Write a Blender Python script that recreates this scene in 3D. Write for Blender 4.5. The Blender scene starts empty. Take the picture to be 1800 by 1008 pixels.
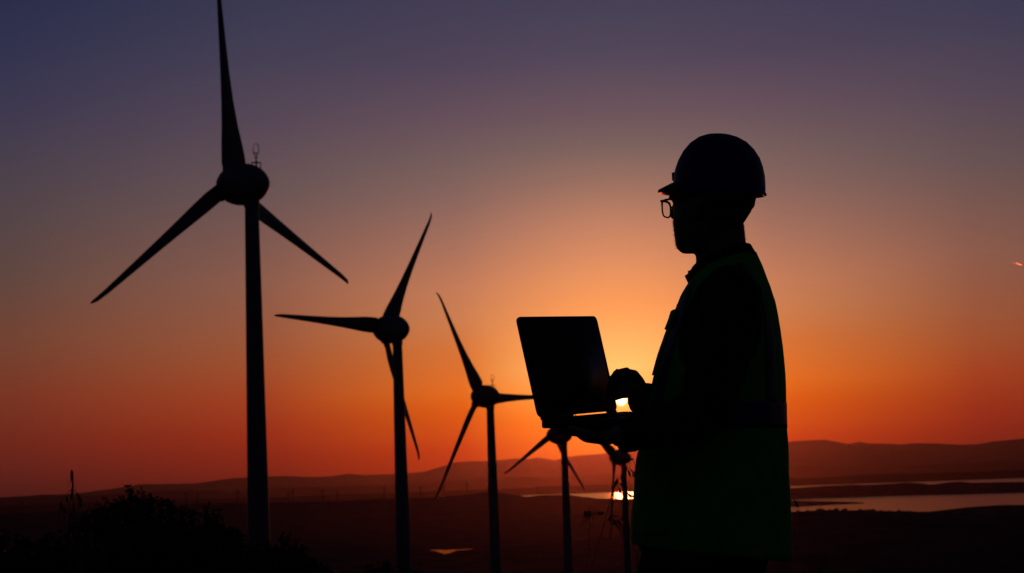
import bpy, bmesh, math, random
import numpy as np
from mathutils import Vector, Matrix, noise

R = math.radians
random.seed(7)
scene = bpy.context.scene
COL = scene.collection

# ------------------------------------------------------------------ camera
CAM_Z = 1.03                    # camera height above the ground the man stands on
FPX = 3500.0                    # focal length in photo pixels (1800 wide) = 70 mm
PITCH, ROLL = R(5.64), R(2.0)
CAM = Vector((0, 0, CAM_Z))
_f = Vector((0, math.cos(PITCH), math.sin(PITCH)))
_r0 = Vector((1, 0, 0))
_u0 = Vector((0, -math.sin(PITCH), math.cos(PITCH)))
CR = math.cos(ROLL) * _r0 - math.sin(ROLL) * _u0
CU = math.cos(ROLL) * _u0 + math.sin(ROLL) * _r0

cd = bpy.data.cameras.new('camera')
cam = bpy.data.objects.new('camera', cd)
COL.objects.link(cam)
cd.lens, cd.sensor_width = 70.0, 36.0
cd.clip_start, cd.clip_end = 0.05, 400000.0
cd.dof.use_dof = True
cd.dof.focus_distance = 4.75
cd.dof.aperture_fstop = 13.0
m = Matrix((CR, CU, -_f)).transposed().to_4x4()
m.translation = CAM
cam.matrix_world = m
scene.camera = cam


def ray(px, py):
    """direction of a photo pixel"""
    return (_f * FPX + CR * (px - 900) + CU * (504 - py)).normalized()


def at(px, py, Y):
    """point of that pixel's ray at depth Y (metres ahead of the camera)"""
    d = ray(px, py)
    return CAM + d * (Y / d.y)


def azel(px, py):
    d = ray(px, py)
    return math.degrees(math.atan2(d.x, d.y)), math.asin(d.z)


SUN_DIR = ray(1092, 703)
SUN_AZ = math.atan2(SUN_DIR.x, SUN_DIR.y)
SUN_EL = math.asin(SUN_DIR.z)

# ------------------------------------------------------------------ sky
world = bpy.data.worlds.new('World')
scene.world = world
world.use_nodes = True
wt = world.node_tree
wt.nodes.clear()


def wn(t, **kw):
    n = wt.nodes.new(t)
    for k, v in kw.items():
        setattr(n, k, v)
    return n


def wmath(op, a, b=None, clamp=False):
    n = wn('ShaderNodeMath', operation=op, use_clamp=clamp)
    for i, v in enumerate((a, b)):
        if v is None:
            continue
        if isinstance(v, (int, float)):
            n.inputs[i].default_value = v
        else:
            wt.links.new(v, n.inputs[i])
    return n.outputs[0]


def lin(c):
    return tuple((x / 255 / 12.92 if x / 255 <= .04045 else ((x / 255 + .055) / 1.055) ** 2.4) for x in c)


PX = math.degrees(1 / FPX)      # one photo pixel in degrees
# evening sky: colour by height above the horizon (degrees), for bearings away from the sun
RAMPS = [
    (0.0, [(20, (205, 78, 4)), (63, (228, 108, 4)), (103, (245, 132, 12)), (150, (255, 172, 70)), (195, (255, 192, 104)),
           (243, (255, 178, 98)), (303, (246, 157, 88)), (363, (226, 147, 96)), (443, (193, 131, 101)),
           (523, (150, 112, 97)), (583, (120, 98, 94)), (643, (105, 84, 92)), (743, (80, 71, 90)), (843, (67, 64, 86))]),
    (4.5, [(20, (150, 36, 3)), (60, (176, 50, 2)), (130, (212, 90, 4)), (165, (222, 110, 28)), (232, (210, 116, 54)),
           (290, (200, 127, 80)), (340, (194, 125, 89)), (420, (165, 114, 94)), (500, (135, 102, 94)),
           (560, (117, 95, 92)), (640, (100, 80, 91)), (740, (77, 67, 88)), (840, (66, 62, 84))]),
    (10.0, [(20, (104, 26, 16)), (70, (136, 36, 17)), (100, (149, 44, 20)), (160, (163, 64, 31)), (216, (160, 80, 45)), (262, (155, 87, 57)),
            (362, (141, 93, 76)), (520, (104, 84, 84)), (640, (86, 72, 86)), (760, (67, 63, 84)), (860, (56, 57, 81))]),
    (17.2, [(10, (70, 24, 20)), (25, (79, 27, 22)), (95, (110, 38, 25)), (180, (122, 54, 35)), (275, (115, 68, 51)),
            (380, (96, 71, 64)), (480, (84, 69, 72)), (575, (73, 64, 77)), (680, (59, 56, 80)), (780, (48, 50, 78)),
            (865, (41, 45, 74))]),
    (60.0, [(0, (22, 9, 9)), (180, (21, 11, 11)), (380, (15, 13, 16)), (840, (10, 12, 22))]),
    (180.0, [(0, (5, 5, 8)), (380, (7, 7, 11)), (840, (7, 9, 15))]),
]
ZENITH = [(25.0, (14, 18, 33)), (45.0, (9, 12, 22)), (90.0, (7, 9, 16))]

tc = wn('ShaderNodeTexCoord')
sep = wn('ShaderNodeSeparateXYZ')
wt.links.new(tc.outputs['Generated'], sep.inputs[0])
X, Yc, Z = sep.outputs
el = wmath('MULTIPLY', wmath('ARCSINE', Z), 180 / math.pi)
tpos = wmath('SQRT', wmath('DIVIDE', wmath('ADD', wmath('MAXIMUM', el, -1.0), 1.0), 91.0))
hyp = wmath('MAXIMUM', wmath('SQRT', wmath('ADD', wmath('MULTIPLY', X, X), wmath('MULTIPLY', Yc, Yc))), 1e-5)
dotp = wmath('ADD', wmath('MULTIPLY', X, math.sin(SUN_AZ)), wmath('MULTIPLY', Yc, math.cos(SUN_AZ)))
cosd = wmath('MINIMUM', wmath('MAXIMUM', wmath('DIVIDE', dotp, hyp), -1.0), 1.0)
daz = wmath('MULTIPLY', wmath('ARCCOSINE', cosd), 180 / math.pi)
daz = wmath('SUBTRACT', wmath('SQRT', wmath('ADD', wmath('MULTIPLY', daz, daz), 4.0)), 2.0)     # rounded at the sun's bearing
prev = None
last_az = 0
for az, stops in RAMPS:
    rn = wn('ShaderNodeValToRGB')
    cr = rn.color_ramp
    allst = [(px * PX, c) for px, c in stops] + ZENITH
    while len(cr.elements) < len(allst):
        cr.elements.new(0.5)
    for e, (deg, c) in zip(cr.elements, allst):
        e.position = math.sqrt((deg + 1) / 91)
        e.color = (*lin(c), 1)
    wt.links.new(tpos, rn.inputs[0])
    if prev is None:
        prev = rn.outputs[0]
    else:
        mr = wn('ShaderNodeMapRange', clamp=True)
        wt.links.new(daz, mr.inputs[0])
        mr.inputs[1].default_value, mr.inputs[2].default_value = math.sqrt(last_az ** 2 + 4) - 2, math.sqrt(az ** 2 + 4) - 2
        mx = wn('ShaderNodeMix', data_type='RGBA')
        wt.links.new(mr.outputs[0], mx.inputs[0])
        wt.links.new(prev, mx.inputs[6])
        wt.links.new(rn.outputs[0], mx.inputs[7])
        prev = mx.outputs[2]
    last_az = az
# the sun's own disc and the glow of the bright air round it
vd = wn('ShaderNodeVectorMath', operation='DOT_PRODUCT')
wt.links.new(tc.outputs['Generated'], vd.inputs[0])
vd.inputs[1].default_value = SUN_DIR
ang = wmath('MULTIPLY', wmath('ARCCOSINE', wmath('MINIMUM', vd.outputs['Value'], 1.0)), 180 / math.pi)
disc = wn('ShaderNodeMapRange', interpolation_type='SMOOTHSTEP')
wt.links.new(ang, disc.inputs[0])
for i, v in zip((1, 2, 3, 4), (0.05, 0.20, 5.0, 0.0)):
    disc.inputs[i].default_value = v
glow = wmath('ADD', wmath('MULTIPLY', wmath('POWER', 2.718, wmath('MULTIPLY', ang, -1.35)), 0.45), wmath('MULTIPLY', wmath('POWER', 2.718, wmath('MULTIPLY', ang, -4.5)), 0.6))
g1 = wn('ShaderNodeMix', data_type='RGBA', blend_type='ADD')
g1.inputs[0].default_value = 1.0
wt.links.new(prev, g1.inputs[6])
gc = wn('ShaderNodeVectorMath', operation='SCALE')
gc.inputs[0].default_value = (1.0, 0.52, 0.13)
wt.links.new(glow, gc.inputs['Scale'])
wt.links.new(gc.outputs[0], g1.inputs[7])
g2 = wn('ShaderNodeMix', data_type='RGBA', blend_type='ADD')
g2.inputs[0].default_value = 1.0
wt.links.new(g1.outputs[2], g2.inputs[6])
dc = wn('ShaderNodeVectorMath', operation='SCALE')
dc.inputs[0].default_value = (1.0, 0.82, 0.45)
wt.links.new(disc.outputs[0], dc.inputs['Scale'])
wt.links.new(dc.outputs[0], g2.inputs[7])
bg = wn('ShaderNodeBackground')
bg.inputs[1].default_value = 1.0
wt.links.new(g2.outputs[2], bg.inputs[0])
wo = wn('ShaderNodeOutputWorld')
wt.links.new(bg.outputs[0], wo.inputs[0])

# ------------------------------------------------------------------ sun, exposure
sd = bpy.data.lights.new('sun', 'SUN')
sun = bpy.data.objects.new('sun', sd)
COL.objects.link(sun)
sd.energy, sd.angle, sd.color = 0.17, R(0.53), (1.0, 0.12, 0.035)
sun.rotation_euler = SUN_DIR.to_track_quat('Z', 'Y').to_euler()
scene.view_settings.view_transform = 'Standard'
scene.view_settings.look = 'None'
scene.view_settings.exposure = 0.0
scene.view_settings.gamma = 1.0
scene.cycles.use_denoising = True
scene.cycles.max_bounces = 6
scene.cycles.volume_bounces = 0


# ------------------------------------------------------------------ helpers
def mat(name, col, rough=0.7, metal=0.0, var=0.0, scale=8.0, bump=0.0, bscale=60.0, trans=None, spec=0.5, coords='Object'):
    mt = bpy.data.materials.new(name)
    mt.use_nodes = True
    nt = mt.node_tree
    b = nt.nodes['Principled BSDF']
    b.inputs['Base Color'].default_value = (*col, 1)
    b.inputs['Roughness'].default_value = rough
    b.inputs['Metallic'].default_value = metal
    b.inputs['Specular IOR Level'].default_value = spec
    t = nt.nodes.new('ShaderNodeTexCoord')
    if var:
        n = nt.nodes.new('ShaderNodeTexNoise')
        n.inputs['Scale'].default_value = scale
        n.inputs['Detail'].default_value = 6
        nt.links.new(t.outputs[coords], n.inputs['Vector'])
        r = nt.nodes.new('ShaderNodeValToRGB')
        r.color_ramp.elements[0].position, r.color_ramp.elements[1].position = .3, .7
        r.color_ramp.elements[0].color = (*[c * (1 - var) for c in col], 1)
        r.color_ramp.elements[1].color = (*[min(1, c * (1 + var)) for c in col], 1)
        nt.links.new(n.outputs[0], r.inputs[0])
        nt.links.new(r.outputs[0], b.inputs['Base Color'])
    if bump:
        n = nt.nodes.new('ShaderNodeTexNoise')
        n.inputs['Scale'].default_value = bscale
        n.inputs['Detail'].default_value = 4
        nt.links.new(t.outputs[coords], n.inputs['Vector'])
        bp = nt.nodes.new('ShaderNodeBump')
        bp.inputs['Strength'].default_value = bump
        bp.inputs['Distance'].default_value = 0.01
        nt.links.new(n.outputs[0], bp.inputs['Height'])
        nt.links.new(bp.outputs[0], b.inputs['Normal'])
    if trans:
        tr = nt.nodes.new('ShaderNodeBsdfTranslucent')
        tr.inputs[0].default_value = (*trans[0], 1)
        mx = nt.nodes.new('ShaderNodeMixShader')
        mx.inputs[0].default_value = trans[1]
        nt.links.new(b.outputs[0], mx.inputs[1])
        nt.links.new(tr.outputs[0], mx.inputs[2])
        nt.links.new(mx.outputs[0], nt.nodes['Material Output'].inputs[0])
    return mt


def mesh_obj(name, verts, faces, material, parent=None, smooth=True):
    me = bpy.data.meshes.new(name)
    me.from_pydata([tuple(v) for v in verts], [], faces)
    me.update()
    if smooth:
        me.polygons.foreach_set('use_smooth', [True] * len(me.polygons))
    return link(name, me, material, parent)


def link(name, me, material, parent=None):
    o = bpy.data.objects.new(name, me)
    COL.objects.link(o)
    if material:
        me.materials.clear()
        me.materials.append(material)
    if parent:
        o.parent = parent
        o.matrix_parent_inverse = parent.matrix_world.inverted()
    return o


def empty(name, loc, label=None, cat=None, group=None):
    o = bpy.data.objects.new(name, None)
    COL.objects.link(o)
    o.location = loc
    o.matrix_world = Matrix.Translation(loc)
    tag(o, label, cat, group)
    return o


def tag(o, label=None, cat=None, group=None, kind=None):
    for k, v in (('label', label), ('category', cat), ('group', group), ('kind', kind)):
        if v:
            o[k] = v
    return o


class MB:
    """collects vertices and faces of one mesh"""

    def __init__(s):
        s.v, s.f = [], []

    def add(s, v, f):
        k = len(s.v)
        s.v += [Vector(p) for p in v]
        s.f += [tuple(i + k for i in q) for q in f]
        return s

    def rings(s, rings, cap=True, closed=True):
        n = len(rings[0])
        v = [p for r in rings for p in r]
        f = []
        for i in range(len(rings) - 1):
            for j in range(n if closed else n - 1):
                a, b = i * n + j, i * n + (j + 1) % n
                f.append((a, b, b + n, a + n))
        if cap and closed:
            f.append(tuple(range(n - 1, -1, -1)))
            f.append(tuple(range((len(rings) - 1) * n, len(rings) * n)))
        return s.add(v, f)

    def tube(s, pts, rad, n=12, flat=None, cap=True, ends=False):
        """tapered tube through points; flat = (vector, ratio) squashes along vector; ends rounds the tips"""
        pts = [Vector(p) for p in pts]
        rad = list(rad) if hasattr(rad, '__len__') else [rad] * len(pts)
        if ends:
            d0, d1 = (pts[0] - pts[1]).normalized(), (pts[-1] - pts[-2]).normalized()
            pts = [pts[0] + d0 * rad[0] * .8, pts[0] + d0 * rad[0] * .5] + pts + [pts[-1] + d1 * rad[-1] * .5, pts[-1] + d1 * rad[-1] * .8]
            rad = [rad[0] * .35, rad[0] * .8] + rad + [rad[-1] * .8, rad[-1] * .35]
        rings = []
        ref = None
        for i, p in enumerate(pts):
            a, b = pts[max(0, i - 1)], pts[min(len(pts) - 1, i + 1)]
            t = (b - a).normalized()
            if ref is None:
                ref = Vector((0, 0, 1)) if abs(t.z) < .8 else Vector((1, 0, 0))
            u = (ref - t * ref.dot(t)).normalized()
            ref = u
            w = t.cross(u)
            ring = []
            for k in range(n):
                q = (u * math.cos(2 * math.pi * k / n) + w * math.sin(2 * math.pi * k / n)) * rad[i]
                if flat:
                    fv = flat[0].normalized()
                    q = q - fv * q.dot(fv) * (1 - flat[1])
                ring.append(p + q)
            rings.append(ring)
        return s.rings(rings, cap)

    def ellipsoid(s, c, ax, n=16):
        """ax: three half-axis vectors"""
        rings = []
        for i in range(1, n):
            th = math.pi * i / n
            rings.append([Vector(c) + ax[2] * math.cos(th) + (ax[0] * math.cos(2 * math.pi * j / n) + ax[1] * math.sin(2 * math.pi * j / n)) * math.sin(th) for j in range(n)])
        return s.rings(rings)

    def box(s, c, ex, ey, ez):
        c = Vector(c)
        v = [c + ex * a + ey * b + ez * d for a in (-1, 1) for b in (-1, 1) for d in (-1, 1)]
        return s.add(v, [(0, 1, 3, 2), (4, 6, 7, 5), (0, 4, 5, 1), (2, 3, 7, 6), (0, 2, 6, 4), (1, 5, 7, 3)])

    def slab(s, c, ex, ey, ez, r, n=5, bevel=0.0):
        """rounded-corner slab: half extents ex, ey in plane, ez thickness; r corner radius"""
        hx, hy = ex.length, ey.length
        ux, uy, uz = ex.normalized(), ey.normalized(), ez.normalized()
        hz = ez.length

        def ring(ins, z):
            out = []
            for qx, qy, a0 in ((1, 1, 0), (-1, 1, 90), (-1, -1, 180), (1, -1, 270)):
                for k in range(n + 1):
                    a = R(a0 + 90 * k / n)
                    out.append(Vector(c) + ux * (qx * (hx - r) + math.cos(a) * max(r - ins, .0005)) + uy * (qy * (hy - r) + math.sin(a) * max(r - ins, .0005)) + uz * z)
            return out
        b = bevel
        if b:
            return s.rings([ring(b, -hz), ring(b * .3, -hz + b * .3), ring(0, -hz + b), ring(0, hz - b), ring(b * .3, hz - b * .3), ring(b, hz)])
        return s.rings([ring(0, -hz), ring(0, hz)])

    def build(s, name, material, parent=None, smooth=True):
        return mesh_obj(name, s.v, s.f, material, parent, smooth)

    def remeshed(s, name, material, voxel, parent=None, smooth_it=4, wrinkle=0.0, wscale=14.0):
        """the collected closed shapes fused into one continuous skin"""
        o = mesh_obj(name + '_raw', s.v, s.f, None)
        mo = o.modifiers.new('r', 'REMESH')
        mo.mode, mo.voxel_size = 'VOXEL', voxel
        ms = o.modifiers.new('s', 'SMOOTH')
        ms.iterations, ms.factor = smooth_it, .5
        dg = bpy.context.evaluated_depsgraph_get()
        me = bpy.data.meshes.new_from_object(o.evaluated_get(dg))
        bpy.data.objects.remove(o)
        me.name = name
        if wrinkle:
            me.update()
            nrm = [v.normal.copy() for v in me.vertices]
            for v, nn in zip(me.vertices, nrm):
                w = noise.noise(Vector((v.co.x, v.co.y, v.co.z * 1.8)) * wscale) + .5 * noise.noise(v.co * wscale * 2.3)
                v.co += nn * w * wrinkle
        me.polygons.foreach_set('use_smooth', [True] * len(me.polygons))
        return link(name, me, material, parent)


def copy_tree(o, parent=None):
    c = o.copy()
    COL.objects.link(c)
    c.parent = parent
    for ch in list(o.children):
        copy_tree(ch, c)
    return c


# ------------------------------------------------------------------ materials
M_EARTH = mat('dry_hill_earth', (.10, .10, .10), .95, var=.35, scale=.02, spec=0)
M_MOUNT = mat('far_mountain_rock', (.08, .075, .07), .95, var=.2, scale=.0006, spec=0)
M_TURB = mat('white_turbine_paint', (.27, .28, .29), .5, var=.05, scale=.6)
M_TURB_DK = mat('grey_turbine_steel', (.25, .25, .26), .45, metal=.6)
M_FAR = mat('shade_darkened_turbine_paint', (.16, .16, .17), .9, spec=0)  # white paint darkened and matt: the far turbines' backlit shade is in the colour
M_LEAF = mat('dark_evergreen_leaf', (.045, .06, .025), .5, var=.4, scale=5, trans=((.09, .10, .02), .18))
M_WOOD = mat('shrub_bark', (.06, .045, .03), .9, var=.3, scale=30)
M_OAT = mat('dry_wild_oat', (.30, .22, .11), .6, trans=((.5, .3, .1), .3))
M_SKIN = mat('skin', (.42, .25, .17), .55, var=.08, scale=20, bump=.1, bscale=300)
M_HAIR = mat('dark_brown_hair', (.02, .014, .01), .5)
M_VEST = mat('hi_vis_green_fabric', (.05, .85, .05), .75, var=.1, scale=30, bump=.15, bscale=250, trans=((.10, .55, .05), .12))
M_TAPE = mat('grey_reflective_tape', (.10, .10, .22), .5, var=.08, scale=60)
M_TROU = mat('dark_work_trousers', (.02, .021, .026), .9, var=.2, scale=40, bump=.2, bscale=300)
M_BOOT = mat('brown_leather_boot', (.05, .03, .02), .6, var=.2, scale=20)
M_HELM = mat('blue_hard_hat_plastic', (.05, .06, .18), .4, var=.03, scale=20)
M_BLACK = mat('black_plastic', (.012, .012, .014), .45)
M_LAP = mat('dark_laptop_shell', (.02, .021, .024), .5, var=.1, scale=40)
M_DECK = mat('satin_laptop_deck', (.35, .34, .34), .28)
M_SCREEN = mat('switched_off_screen', (.008, .008, .010), .35)
M_KEY = mat('black_keys', (.015, .015, .016), .6)


def plaid():
    mt = mat('dark_plaid_shirt', (.012, .012, .016), .9, bump=.15, bscale=400)
    nt = mt.node_tree
    b = nt.nodes['Principled BSDF']
    t = nt.nodes.new('ShaderNodeTexCoord')
    acc = None
    for ax, sc_ in (('X', 26.0), ('Z', 20.0)):
        w = nt.nodes.new('ShaderNodeTexWave')
        w.bands_direction = ax
        w.inputs['Scale'].default_value = sc_ / 6.28 * 1.0
        w.inputs['Distortion'].default_value = 0.4
        nt.links.new(t.outputs['Object'], w.inputs['Vector'])
        p = nt.nodes.new('ShaderNodeMath')
        p.operation = 'POWER'
        p.inputs[1].default_value = 14
        nt.links.new(w.outputs['Fac'], p.inputs[0])
        if acc is None:
            acc = p.outputs[0]
        else:
            a = nt.nodes.new('ShaderNodeMath')
            a.operation = 'ADD'
            nt.links.new(acc, a.inputs[0])
            nt.links.new(p.outputs[0], a.inputs[1])
            acc = a.outputs[0]
    mx = nt.nodes.new('ShaderNodeMix')
    mx.data_type = 'RGBA'
    mx.inputs[6].default_value = (.010, .010, .013, 1)
    mx.inputs[7].default_value = (.05, .05, .065, 1)
    nt.links.new(acc, mx.inputs[0])
    nt.links.new(mx.outputs[2], b.inputs['Base Color'])
    return mt


M_SHIRT = plaid()


def water_mat(name, rough, bump, scale, body):
    mt = bpy.data.materials.new(name)
    mt.use_nodes = True
    nt = mt.node_tree
    b = nt.nodes['Principled BSDF']
    b.inputs['Base Color'].default_value = (.012, .018, .025, 1)
    b.inputs['Roughness'].default_value = rough
    b.inputs['IOR'].default_value = 1.33
    t = nt.nodes.new('ShaderNodeTexCoord')
    n = nt.nodes.new('ShaderNodeTexNoise')
    n.inputs['Scale'].default_value = scale
    n.inputs['Detail'].default_value = 5
    nt.links.new(t.outputs['Object'], n.inputs['Vector'])
    bp = nt.nodes.new('ShaderNodeBump')
    bp.inputs['Strength'].default_value = bump
    bp.inputs['Distance'].default_value = 20
    nt.links.new(n.outputs[0], bp.inputs['Height'])
    nt.links.new(bp.outputs[0], b.inputs['Normal'])
    # small unresolved waves: part of the surface faces the viewer and shows the dark water body
    df = nt.nodes.new('ShaderNodeBsdfDiffuse')
    df.inputs[0].default_value = (.02, .03, .045, 1)
    mx = nt.nodes.new('ShaderNodeMixShader')
    mx.inputs[0].default_value = body
    nt.links.new(b.outputs[0], mx.inputs[1])
    nt.links.new(df.outputs[0], mx.inputs[2])
    nt.links.new(mx.outputs[0], nt.nodes['Material Output'].inputs[0])
    return mt


M_SEA = water_mat('evening_sea', .16, .05, .004, .5)
M_POND = water_mat('still_pond', .10, .0, .02, .62)

# ------------------------------------------------------------------ terrain
SEA_Z = CAM_Z - 150.0


def crest(pts, d):
    """photo skyline of a hill chain at distance d -> bearings and heights"""
    az, z = [], []
    for px, py in pts:
        a, e = azel(px, py)
        az.append(a)
        z.append(CAM_Z + d * math.tan(e))
    return np.array(az), np.array(z)


LAYERS = [  # distance, half width towards the camera, half width beyond, skyline
    (10800, 2600, 1100, [(-200, 908), (0, 903), (100, 899), (240, 893), (350, 885), (440, 884), (600, 882), (660, 878), (700, 876),
                         (780, 874), (830, 868), (860, 864), (890, 867), (910, 871), (925, 873.5), (960, 870.5), (1000, 870), (1025, 874),
                         (1050, 877), (1080, 876.5), (1110, 877), (1180, 880), (1280, 900), (1400, 925), (1900, 940)]),
    (6900, 1500, 1500, [(-200, 960), (300, 950), (560, 938), (720, 927), (820, 928), (880, 922), (940, 914), (1005, 909), (1050, 899), (1105, 896),
                        (1200, 897), (1330, 905), (1450, 920), (1900, 935)]),
    (3500, 900, 330, [(-200, 1010), (380, 985), (480, 970), (538, 964), (606, 960), (651, 960), (700, 965), (753, 973), (790, 975), (832, 973),
                      (875, 966), (940, 957), (1007, 954), (1074, 945), (1110, 941), (1300, 935), (1500, 950), (1900, 960)]),
    (4300, 900, 700, [(-200, 1050), (1000, 990), (1300, 930), (1500, 915), (1600, 904), (1640, 899.5), (1700, 893), (1740, 889.5), (1770, 888), (1800, 888), (2000, 884)]),
    (2500, 700, 500, [(-200, 1080), (900, 1040), (1150, 985), (1300, 915), (1390, 900.5), (1440, 897), (1500, 897.5), (1560, 899), (1630, 900.5), (1680, 903), (1740, 905),
                      (1800, 908), (2000, 915)]),
]
CRESTS = [crest(p, d) for d, _, _, p in LAYERS]
POND_AZ, _ = azel(792, 970)
POND_D, POND_Z = 4060.0, CAM_Z - 134.5


def fbm(x, y, s, seed):
    return noise.fractal(Vector((x / s, y / s, seed)), 1.0, 2.1, 5)


def height(az, d):
    x, y = d * math.sin(R(az)), d * math.cos(R(az))
    near = -0.078 * max(0, d - 6.0) if d < 700 else -54.1 - .16 * (d - 700)
    near += .06 * min(1, d / 30) * fbm(x, y, 6, 1.0) * min(1, d / 8)
    floor_ = -138 - 16 * min(1, max(0, (d - 10300) / 1200)) + 3 * fbm(x, y, 900, 3.0)
    k = min(1, max(0, (az - 5.2) / 1.5)) * min(1, max(0, (d - 5000) / 700))     # the bay reaches further in here
    floor_ -= 26 * k
    if d > 11500:
        floor_ -= .03 * (d - 11500)
    z = max(near, floor_)
    for k, (dk, w0, w1, _) in enumerate(LAYERS):
        if abs(az) > 40:
            continue
        c = float(np.interp(az, *CRESTS[k])) + dk * .00035 * fbm(x, y, dk * .022, 5.0 + k)
        w = w0 if d < dk else w1
        t = abs(d - dk) / w
        if t > 2.2:
            continue
        h = c - (c + 160) * (1 - math.exp(-1.4 * t * t))
        z = max(z, h)
    dd = math.hypot((d - POND_D) / 330, (az - POND_AZ) * R(1) * d / 95)
    if dd < 1.6 and z > POND_Z - 1.0:
        k = min(1, max(0, (1.6 - dd) / .45))
        z = z + (POND_Z - 1.0 - z) * k
    return max(z, -170)


azs = list(np.concatenate([np.arange(-180, -24, 4.0), np.arange(-24, -17, .5), np.arange(-17, 17, .07), np.arange(17, 24, .5), np.arange(24, 180, 4.0)]))
ds = [0.4]
while ds[-1] < 16000:
    ds.append(ds[-1] * (1.06 if ds[-1] < 1500 else 1.016))
V, F = [(0, 0, height(0, 0))], []
for d in ds:
    for a in azs:
        V.append((d * math.sin(R(a)), d * math.cos(R(a)), height(a, d)))
na = len(azs)
for j in range(na):
    F.append((0, 1 + (j + 1) % na, 1 + j))
for i in range(len(ds) - 1):
    for j in range(na):
        a, b = 1 + i * na + j, 1 + i * na + (j + 1) % na
        F.append((a, b, b + na, a + na))
ground = mesh_obj('ground', V, F, M_EARTH)
tag(ground, kind='structure')


def ground_z(x, y):
    return height(math.degrees(math.atan2(x, y)), math.hypot(x, y))


tag(mesh_obj('sea', [(-46000, 5000, SEA_Z), (46000, 5000, SEA_Z), (46000, 72000, SEA_Z), (-46000, 72000, SEA_Z)], [(0, 1, 2, 3)], M_SEA), kind='structure')
shore = [(755, 966.9), (764, 967.1), (773, 966.7), (782, 967.3), (793, 966.6), (803, 966.4), (815, 965.8), (834, 965.0), (826, 966.1), (815, 966.9), (806, 967.6), (800, 968.2), (799, 970), (794, 970.4), (792, 972.6), (787, 972.6), (784, 974), (779, 973.6), (776, 972), (771, 971.6), (769, 969.6), (764, 968.6), (759, 968)]
pv_ = []
for px, py in shore:
    d_ = ray(px, py)
    pv_.append(CAM + d_ * ((POND_Z - CAM_Z) / d_.z))
pond = mesh_obj('pond', pv_, [tuple(range(len(pv_)))[::-1]], M_POND, smooth=False)
tag(pond, kind='structure')

# mountains beyond the bay
MD = 68000
SKY = [(-700, 872), (-300, 880), (0, 875), (60, 871), (130, 868), (200, 859), (245, 852), (300, 851), (345, 850), (385, 844), (415, 840.5), (470, 838), (500, 837.5), (550, 839), (580, 837.5), (615, 833), (640, 835.5),
       (690, 834), (745, 830), (775, 821), (800, 813), (830, 811), (860, 810.5), (880, 809), (905, 806), (930, 807), (945, 804.5), (960, 806), (975, 809), (995, 803), (1020, 800), (1050, 798), (1100, 794),
       (1200, 788), (1300, 780), (1385, 777), (1420, 774.5), (1450, 773.5), (1470, 777), (1490, 781), (1512, 777), (1530, 780), (1560, 780), (1585, 781), (1605, 779), (1640, 779.5), (1690, 782), (1720, 781), (1745, 776), (1800, 771), (2100, 762), (2500, 780)]
maz, mz = crest(SKY, MD)
V, F = [], []
cols = np.arange(-26, 26, .04)
prof = [(-6600, -.02), (-5600, .12), (-4300, .3), (-2800, .52), (-1500, .75), (-600, .92), (0, 1.0), (1200, .86), (3500, .5)]
for a in cols:
    c = float(np.interp(a, maz, mz))
    for off, t in prof:
        d = MD + off
        x, y = d * math.sin(R(a)), d * math.cos(R(a))
        hz = SEA_Z - 1 + (c - SEA_Z + 1) * t
        hz += fbm(x, y, 3600, 11.0) * (130 if 0 < t < 1 else 16)
        V.append((x, y, max(hz, SEA_Z - 2) if t > 0 else SEA_Z - 3))
n = len(prof)
for i in range(len(cols) - 1):
    for j in range(n - 1):
        F.append((i * n + j, (i + 1) * n + j, (i + 1) * n + j + 1, i * n + j + 1))
tag(mesh_obj('mountain_range', V, F, M_MOUNT), kind='structure')


# low coast lands on the far side of the bay, one behind the other
for name, dist, up_px, amp, seed in (('far_coast', 25500, -8.0, 2.2, 21.0), ('far_foothills', 44000, 8.0, 5.0, 27.0)):
    V, F = [], []
    cols = np.arange(-30, 30, .06)
    for a in cols:
        for t, hh in ((-.025, 0), (-.018, .45), (-.008, .85), (0, 1), (.02, .8), (.05, .0)):
            d = dist * (1 + t)
            x, y = d * math.sin(R(a)), d * math.cos(R(a))
            top = CAM_Z + dist * (up_px + amp * fbm(x, y, dist * .06, seed) + amp * .8 * fbm(a * 100, 3, 420, seed)) / FPX
            V.append((x, y, SEA_Z - 2 + (top - SEA_Z + 2) * hh))
    for i in range(len(cols) - 1):
        for j in range(5):
            F.append((i * 6 + j, (i + 1) * 6 + j, (i + 1) * 6 + j + 1, i * 6 + j + 1))
    tag(mesh_obj(name, V, F, M_MOUNT), kind='structure')


def island(name, pts_top, pts_bot, width):
    """long low land in the bay: shore line from the pixels where it meets the water"""
    V, F = [], []
    xs = [p[0] for p in pts_bot]
    xx = np.linspace(xs[0], xs[-1], 160)
    K = 8
    for i, px in enumerate(xx):
        yb = float(np.interp(px, *zip(*pts_bot)))
        yt = float(np.interp(px, *zip(*pts_top)))
        dr = ray(px, yb)
        s = (SEA_Z - CAM_Z) / dr.z
        base = CAM + dr * s
        dist = math.hypot(base.x, base.y)
        dirh = Vector((base.x, base.y, 0)).normalized()
        hmax = max(.5, (yb - yt) / FPX * (dist + width * .5))
        for k in range(K + 1):
            t = k / K
            p = base + dirh * width * t
            p.z = SEA_Z - 1 + hmax * math.sin(math.pi * min(1, t * 1.0)) ** .8 * (1 + .10 * fbm(p.x, p.y, 260, 2.0)) * (1 if 0 < k < K else 0)
            V.append(p)
    for i in range(len(xx) - 1):
        for k in range(K):
            a = i * (K + 1) + k
            F.append((a, a + K + 1, a + K + 2, a + 1))
    return tag(mesh_obj(name, V, F, M_EARTH), kind='structure')


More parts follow.
